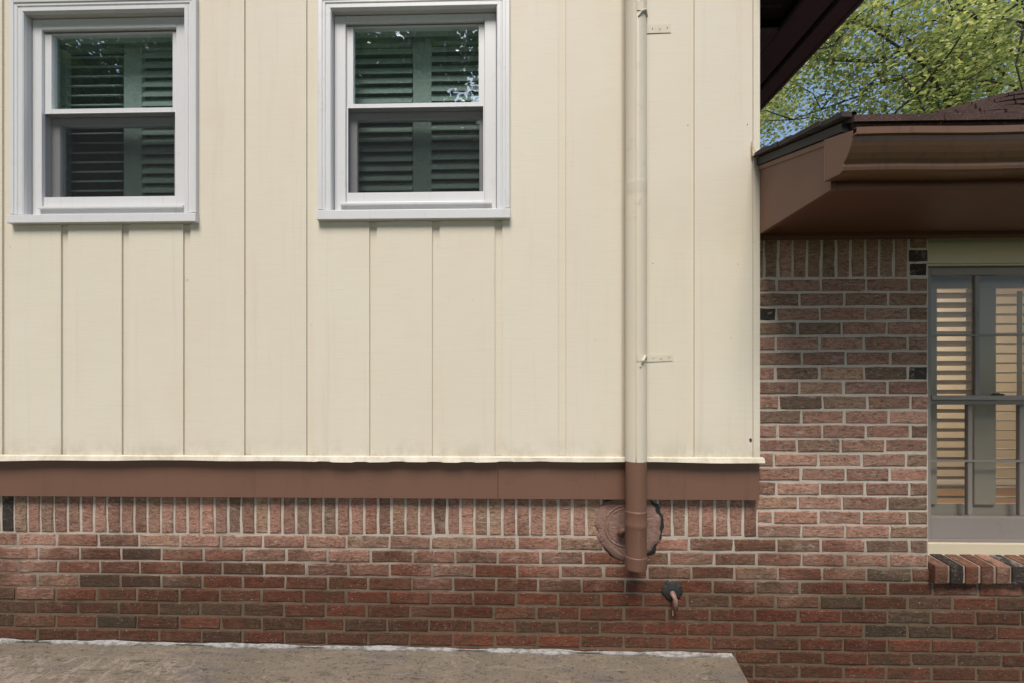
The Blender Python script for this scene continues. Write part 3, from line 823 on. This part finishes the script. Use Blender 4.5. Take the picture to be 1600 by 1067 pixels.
MB().tube([(xs_ + rng.uniform(-.0008, .0008), DY - DR * 1.005, z_sw + (4.2 - z_sw) * i / 60) for i in range(61)], .0014, 6).build('seam', 'pipe_paint', ds, smooth=True)
def strap(v0, v1, ue, tilt, tab):
    xa = dxc + DR * .9; xb = ax(ue, YB); z0, z1 = at(1030, v1, YB)[1], at(1030, v0, YB)[1]
    zm = (z0 + z1) / 2; h = (z1 - z0) / 2
    pts = [(dxc - .01, DY - DR - .003), (dxc + .02, DY - DR * .93 - .004), (dxc + DR * .8, DY - DR * .62 - .003), (dxc + DR + .004, DY), (dxc + DR + .005, YB - .014), (dxc + DR + .010, YB - .005), (dxc + DR + .02, YB - .003), (xb, YB - .0025)]
    vs = []; fs = []
    lift = [tab, tab, tab * .8, tab * .35, .004, 0, 0, tilt]
    for (x_, y_), l_ in zip(pts, lift): vs += [(x_, y_, zm - h + l_), (x_, y_, zm + h + l_)]
    for i in range(len(pts) - 1): fs.append((2 * i, 2 * i + 1, 2 * i + 3, 2 * i + 2))
    o = MB().add(vs, fs).build('strap', 'pipe_paint', ds); s_ = o.modifiers.new('solid', 'SOLIDIFY'); s_.thickness = .002
    for f_, dz in ((.3, .001), (.58, -.003), (.86, .003)):
        xx = xa + .012 + (xb - xa - .012) * f_
        MB().tube([(xx, YB - .001, zm + dz + tilt * f_), (xx, YB - .0058, zm + dz + tilt * f_)], .0017, 8).build('nail', 'dry_leaf', ds)
strap(40, 53, 1048, .002, .028)
strap(555, 565, 1051, .006, -.004)
# torn end of the lower strap on the pipe front
MB().tube([(dxc + .004, DY - DR - .003, zv(572)), (dxc + .014, DY - DR - .006, zv(563)), (dxc + .026, DY - DR * .95, zv(556)), (dxc + .036, DY - DR * .75, zv(560))], [.004, .006, .007, .003], 7).build('strap_end', 'pipe_paint', ds)
MB().tube([(dxc - .004, DY - DR - .002, zv(26)), (dxc + .010, DY - DR - .005, zv(19)), (dxc + .03, DY - DR * .85, zv(14)), (dxc + .044, DY - DR * .4, zv(20))], [.003, .005, .006, .004], 7).build('strap_end', 'pipe_paint', ds)

# ---- round plastered patch behind the downspout foot
pcx, pcz = at(983, 822, -.01); pr = .160
def blob(cx, cz, r, y0, y1, seed, jit, n_=72, dome=0.0, sq=1.0):
    r2 = random.Random(seed); vs = [(cx, y1 - dome, cz)]; fs = []
    rads = [1 + r2.uniform(-jit, jit) for _ in range(n_)]
    rads = [(rads[i - 1] + 2 * rads[i] + rads[(i + 1) % n_]) / 4 for i in range(n_)]
    lv = [(.45, y1 - dome * .8), (.8, y1 - dome * .35), (.96, y1), (1.0, y0)]
    for (s, y) in lv:
        for k in range(n_):
            t = 2 * math.pi * k / n_; q = r * s * (1 + (rads[k] - 1) * s)
            vs.append((cx + q * math.cos(t), y, cz + q * sq * math.sin(t)))
    for k in range(n_): fs.append((0, 1 + k, 1 + (k + 1) % n_))
    for l_ in range(len(lv) - 1):
        for k in range(n_):
            a = 1 + l_ * n_ + k; b = 1 + l_ * n_ + (k + 1) % n_; fs.append((a, a + n_, b + n_, b))
    return MB().add(vs, fs)
patch = blob(pcx, pcz, pr, .008, -.006, 3, .09, dome=.002).build('vent_patch', 'patch_plaster', house, smooth=True)
tag(patch, 'round brown plastered vent patch behind the foot of the downspout')
blob(pcx + .012, pcz - .004, pr * 1.05, .008, -.0035, 9, .13, 54).build('mastic_edge', 'mastic', patch, smooth=True)
rx, rz = at(978, 822, -.015)
for r_, th in ((.098, .0045), (.083, .003)):
    MB().tube([(rx + r_ * math.cos(t), -.0065, rz + r_ * math.sin(t)) for t in [2 * math.pi * i / 48 for i in range(49)]], th, 8, cap=False).build('vent_ring', 'patch_plaster', patch, smooth=True)
kx, kz = at(969, 832, -.03)
MB().tube([(kx + .012, -.012, kz - .018), (kx + .004, -.03, kz - .004), (kx, -.038, kz + .010), (kx + .014, -.044, kz + .018), (kx + .03, -.05, kz + .01)], [.013, .017, .018, .015, .012], 10).build('vent_spout', 'brown_paint', patch, smooth=True)

# ---- pipe stub in black mastic
qx, qz = at(1049, 924, 0)
stub = MB().tube([(qx, .02, qz + .002), (qx, -.012, qz), (qx + .001, -.028, qz - .006), (qx + .003, -.036, qz - .022), (qx + .003, -.037, qz - .062)], .0125, 12).build('overflow_pipe', 'copper', house, smooth=True)
tag(stub, 'short copper overflow pipe bent down from black mastic in the bricks')
blob(qx + .002, qz + .006, .049, .006, -.006, 21, .2, 60, .010, .95).build('mastic_collar', 'mastic', stub, smooth=True)
MB().tube([(qx - .006, -.034, qz - .055), (qx - .007, -.036, qz - .098)], .0028, 6).build('pipe_sliver', 'copper', stub)
MB().tube([(qx + .004, -.036, qz - .061), (qx + .004, -.0365, qz - .066)], .0132, 12).build('pipe_rim', 'mastic', stub)

# knot hole stain and small nail marks on the siding
for u, v, r_ in ((1173, 687, .0065), (1020, 412, .0018), (1075, 196, .0016), (1168, 195, .002)):
    a, b = at(u, v, YB - .001); blob(a, b, r_, YB + .001, YB - .0012, u, .2, 14, .0003, 1.5).build('knot_mark' if r_ > .005 else 'nail_mark', 'dry_leaf', siding)

# ------------------------------------------------------------------ trees
def make_tree(name, base, H, cc, cr, n_limb, n_leaf, leaf, seed, lmat, label, group, sig=.38, trunk_r=.2):
    r = np.random.RandomState(seed); rr = random.Random(seed)
    root = empty(name, base); tag(root, label, 'tree', group)
    cc = Vector(cc) - Vector(base); tp = []
    for i in range(9):
        t = i / 8; tp.append(Vector((cc.x * t ** 1.6 * .6 + rr.uniform(-.1, .1) * t, cc.y * t ** 1.6 * .6 + rr.uniform(-.1, .1) * t, H * .82 * t)))
    MB().tube(tp, [trunk_r * (1 - .75 * i / 8) for i in range(9)], 10).build('trunk', 'bark', root, smooth=True)
    ends = []; lm = MB()
    for i in range(n_limb):
        t = .3 + .68 * (i + .5) / n_limb; q = t * 8; k = min(7, int(q)); s = tp[k].lerp(tp[k + 1], q - k)
        while True:
            d = Vector((rr.gauss(0, 1), rr.gauss(0, 1), rr.gauss(0, .8))).normalized()
            e = cc + Vector((d.x * cr[0], d.y * cr[1], d.z * cr[2])) * rr.uniform(.55, .95)
            if e.z > s.z - 1.2: break
        mids = []
        L = (e - s).length
        for a in range(7):
            f_ = a / 6; p = s.lerp(e, f_) + Vector((rr.uniform(-1, 1), rr.uniform(-1, 1), rr.uniform(-.5, 1))) * .09 * L * math.sin(f_ * math.pi)
            mids.append(p)
        r0 = trunk_r * (.5 - .28 * t)
        lm.tube(mids, [r0 * (1 - .85 * a / 6) for a in range(7)], 6)
        for a in range(2, 7):
            for _ in range(3):
                d2 = Vector((rr.gauss(0, 1), rr.gauss(0, 1), rr.gauss(.1, .7))).normalized() * rr.uniform(.5, 1.35) * min(1, cr[0] / 3.5)
                p0 = mids[a]; p2 = p0 + d2; p1 = p0.lerp(p2, .5) + Vector((rr.uniform(-.1, .1), rr.uniform(-.1, .1), rr.uniform(0, .15)))
                lm.tube([p0, p1, p2], [r0 * .28, r0 * .18, .006], 5)
                ends += [p1, p2, p2]
            ends.append(mids[a])
    lm.build('limb', 'bark', root, smooth=True, fix=False)
    E = np.array([tuple(p) for p in ends])
    idx = r.randint(0, len(E), n_leaf)
    c = E[idx] + r.normal(0, sig, (n_leaf, 3)) * np.array([1, 1, .75])
    # leaf frames: roughly level blades drooping a little
    th = r.uniform(0, 2 * np.pi, n_leaf)
    u = np.stack([np.cos(th), np.sin(th), r.normal(-.25, .35, n_leaf)], 1); u /= np.linalg.norm(u, axis=1)[:, None]
    up = np.stack([r.normal(0, .5, n_leaf), r.normal(0, .5, n_leaf), np.ones(n_leaf)], 1)
    v = np.cross(up, u); v /= np.linalg.norm(v, axis=1)[:, None]
    nn = np.cross(u, v)
    s = leaf * r.uniform(.6, 1.5, n_leaf)[:, None]
    P = np.empty((n_leaf, 4, 3))
    P[:, 0] = c - u * s * .5; P[:, 1] = c + v * s * .34 + nn * s * .08 + u * s * .02; P[:, 2] = c + u * s * .55 - nn * s * .06; P[:, 3] = c - v * s * .34 + nn * s * .08 + u * s * .02
    me = bpy.data.meshes.new('crown')
    me.vertices.add(n_leaf * 4); me.vertices.foreach_set('co', P.reshape(-1).astype(np.float32))
    me.loops.add(n_leaf * 4); me.loops.foreach_set('vertex_index', np.arange(n_leaf * 4, dtype=np.int32))
    me.polygons.add(n_leaf); me.polygons.foreach_set('loop_start', np.arange(0, n_leaf * 4, 4, dtype=np.int32))
    me.update(); me.validate()
    link('crown', me, lmat, root)
    return root
make_tree('maple_tree', (11.6, 7.6, 0), 12.5, (8.3, 7.4, 8.0), (3.3, 3.0, 4.0), 22, 50000, .074, 5, 'leaf', 'leafy green tree with dark limbs rising behind the wing roof at right', 'trees behind the house', .27, .2)
make_tree('maple_tree', (6.6, 12.5, 0), 15.5, (7.2, 12.2, 9.6), (4.6, 3.4, 5.2), 22, 54000, .083, 11, 'leaf', 'leafy tree filling the gap beside the dark upper eave', 'trees behind the house', .3, .22)
make_tree('maple_tree', (17.5, 15.0, 0), 14.0, (17, 15, 9), (4.2, 3.8, 4.6), 16, 20000, .12, 23, 'leaf', 'farther tree whose thin crown edge shows at the right border', 'trees behind the house', .45, .24)

# trees across the yard in front of the house: the window panes mirror them
t0 = make_tree('yard_tree', (-4.0, -17, 0), 19, (-4.0, -17, 11), (4.8, 4.2, 8.5), 26, 23000, .27, 31, 'leaf_dark', 'tall leafy yard tree mirrored in the window panes', 'yard trees mirrored in the panes', .6, .26)
spots = [(-10.5, -15.5, 40, 1.0), (-16.5, -13, 150, 1.05), (2.5, -19, 255, 1.05), (9, -17, 80, 1.0), (-7.0, -22, 200, 1.2), (15.5, -15, 310, 1.0), (-13.5, -20.5, 10, 1.15), (-14, -12.5, 95, .62), (-19.5, -16, 220, .8), (-10.5, -11.5, 300, .5), (0.5, -14, 30, .6), (-5, -12.5, 170, .52), (-21, -11, 270, .75), (-17, -18, 60, .8)]
for (x, y, a, s) in spots:
    c = t0.copy(); C.objects.link(c); c.location = (x, y, 0); c.rotation_euler = (0, 0, R(a)); c.scale = (s, s, s)
    for ch in t0.children:
        d = ch.copy(); C.objects.link(d); d.parent = c

# ------------------------------------------------------------------ litter on the slab and in the window
def on_slab(u, v):
    lo, hi = -1.3, 0.0
    for _ in range(40):
        m_ = (lo + hi) / 2; x, z = at(u, v, m_)
        if z > slab_z(x) - .010 * abs(m_): hi = m_
        else: lo = m_
    x, z = at(u, v, m_); return x, m_, slab_z(x) - .010 * abs(m_)
x, y, z = on_slab(360, 1044)
o = MB().add([(-.022, -.016, .004), (-.004, -.006, .010), (.022, .020, .006), (.004, .012, .003), (0, .002, .001)], [(0, 1, 4), (1, 2, 4), (2, 3, 4), (3, 0, 4)]).build('dead_leaf', 'dry_leaf'); o.location = (x, y, z + .001)
tag(o, 'dark curled dead leaf lying on the slab near its peeling paint', 'leaf')
for (ua, va, ub, vb, kink, lab) in ((388, 1021, 416, 1012, 6, 'forked dark twig on the slab close to the white sealant'), (458, 1040, 471, 1022, 0, 'thin straight twig alone on the slab')):
    a = on_slab(ua, va); b = on_slab(ub, vb)
    base = Vector(a); L_ = Vector(b) - base
    m_ = MB().tube([(0, 0, .003), tuple(L_ * .5 + Vector((.002, .004, .002))), tuple(L_ + Vector((0, 0, .002)))], [.0012, .0016, .001], 5)
    if kink: m_.tube([tuple(L_ * .7 + Vector((0, 0, .003))), tuple(L_ + Vector((.004, -.03, .003)))], [.0012, .0009], 5); m_.tube([tuple(L_ * .35), tuple(L_ * .2 + Vector((.05, -.005, .004)))], [.0012, .0008], 5)
    o = m_.build('twig', 'dry_leaf'); o.location = base; tag(o, lab, 'twig')
mo = ((776, 1048, .011, 'dark moss tuft on the slab nearest its middle, larger one'), (692, 1051, .008, 'dark moss tuft on the slab, smaller one left of the larger'), (1105, 1065, .008, 'tiny dark moss tuft near the right end of the slab'))
for k, (u, v, r_, lab) in enumerate(mo):
    x, y, z = on_slab(u, v); r2 = random.Random(k); m_ = MB()
    for q in range(46):
        a = r2.uniform(0, 6.28); d = r_ * math.sqrt(r2.random()); h = r_ * .8 * (1 - (d / r_) ** 2) + .002
        px, py = d * math.cos(a) * 1.3, d * math.sin(a)
        m_.tube([(px, py, 0), (px + r2.uniform(-.003, .003), py + r2.uniform(-.003, .003), h)], [.0016, .0008], 4)
    o = m_.build('moss_tuft', 'moss'); o.location = (x, y, z); tag(o, lab, 'moss', 'moss tufts on the slab')
x, z = at(1560, 617, .095)
r2 = random.Random(4); m_ = MB()
for q in range(9):
    a = r2.uniform(-.03, .03); h = max(.004, .02 - abs(a) * .5) * r2.uniform(.6, 1.1)
    m_.add([(a - .008, -.004, 0), (a + .007, -.006, .002), (a + .009, .004, h), (a - .005, .006, h * .8)], [(0, 1, 2, 3)])
o = m_.build('leaf_scrap', 'moss'); o.location = (x, .098, z - .001); tag(o, 'crumpled green leaf scrap resting on the meeting rail of the porch-side window', 'leaf')
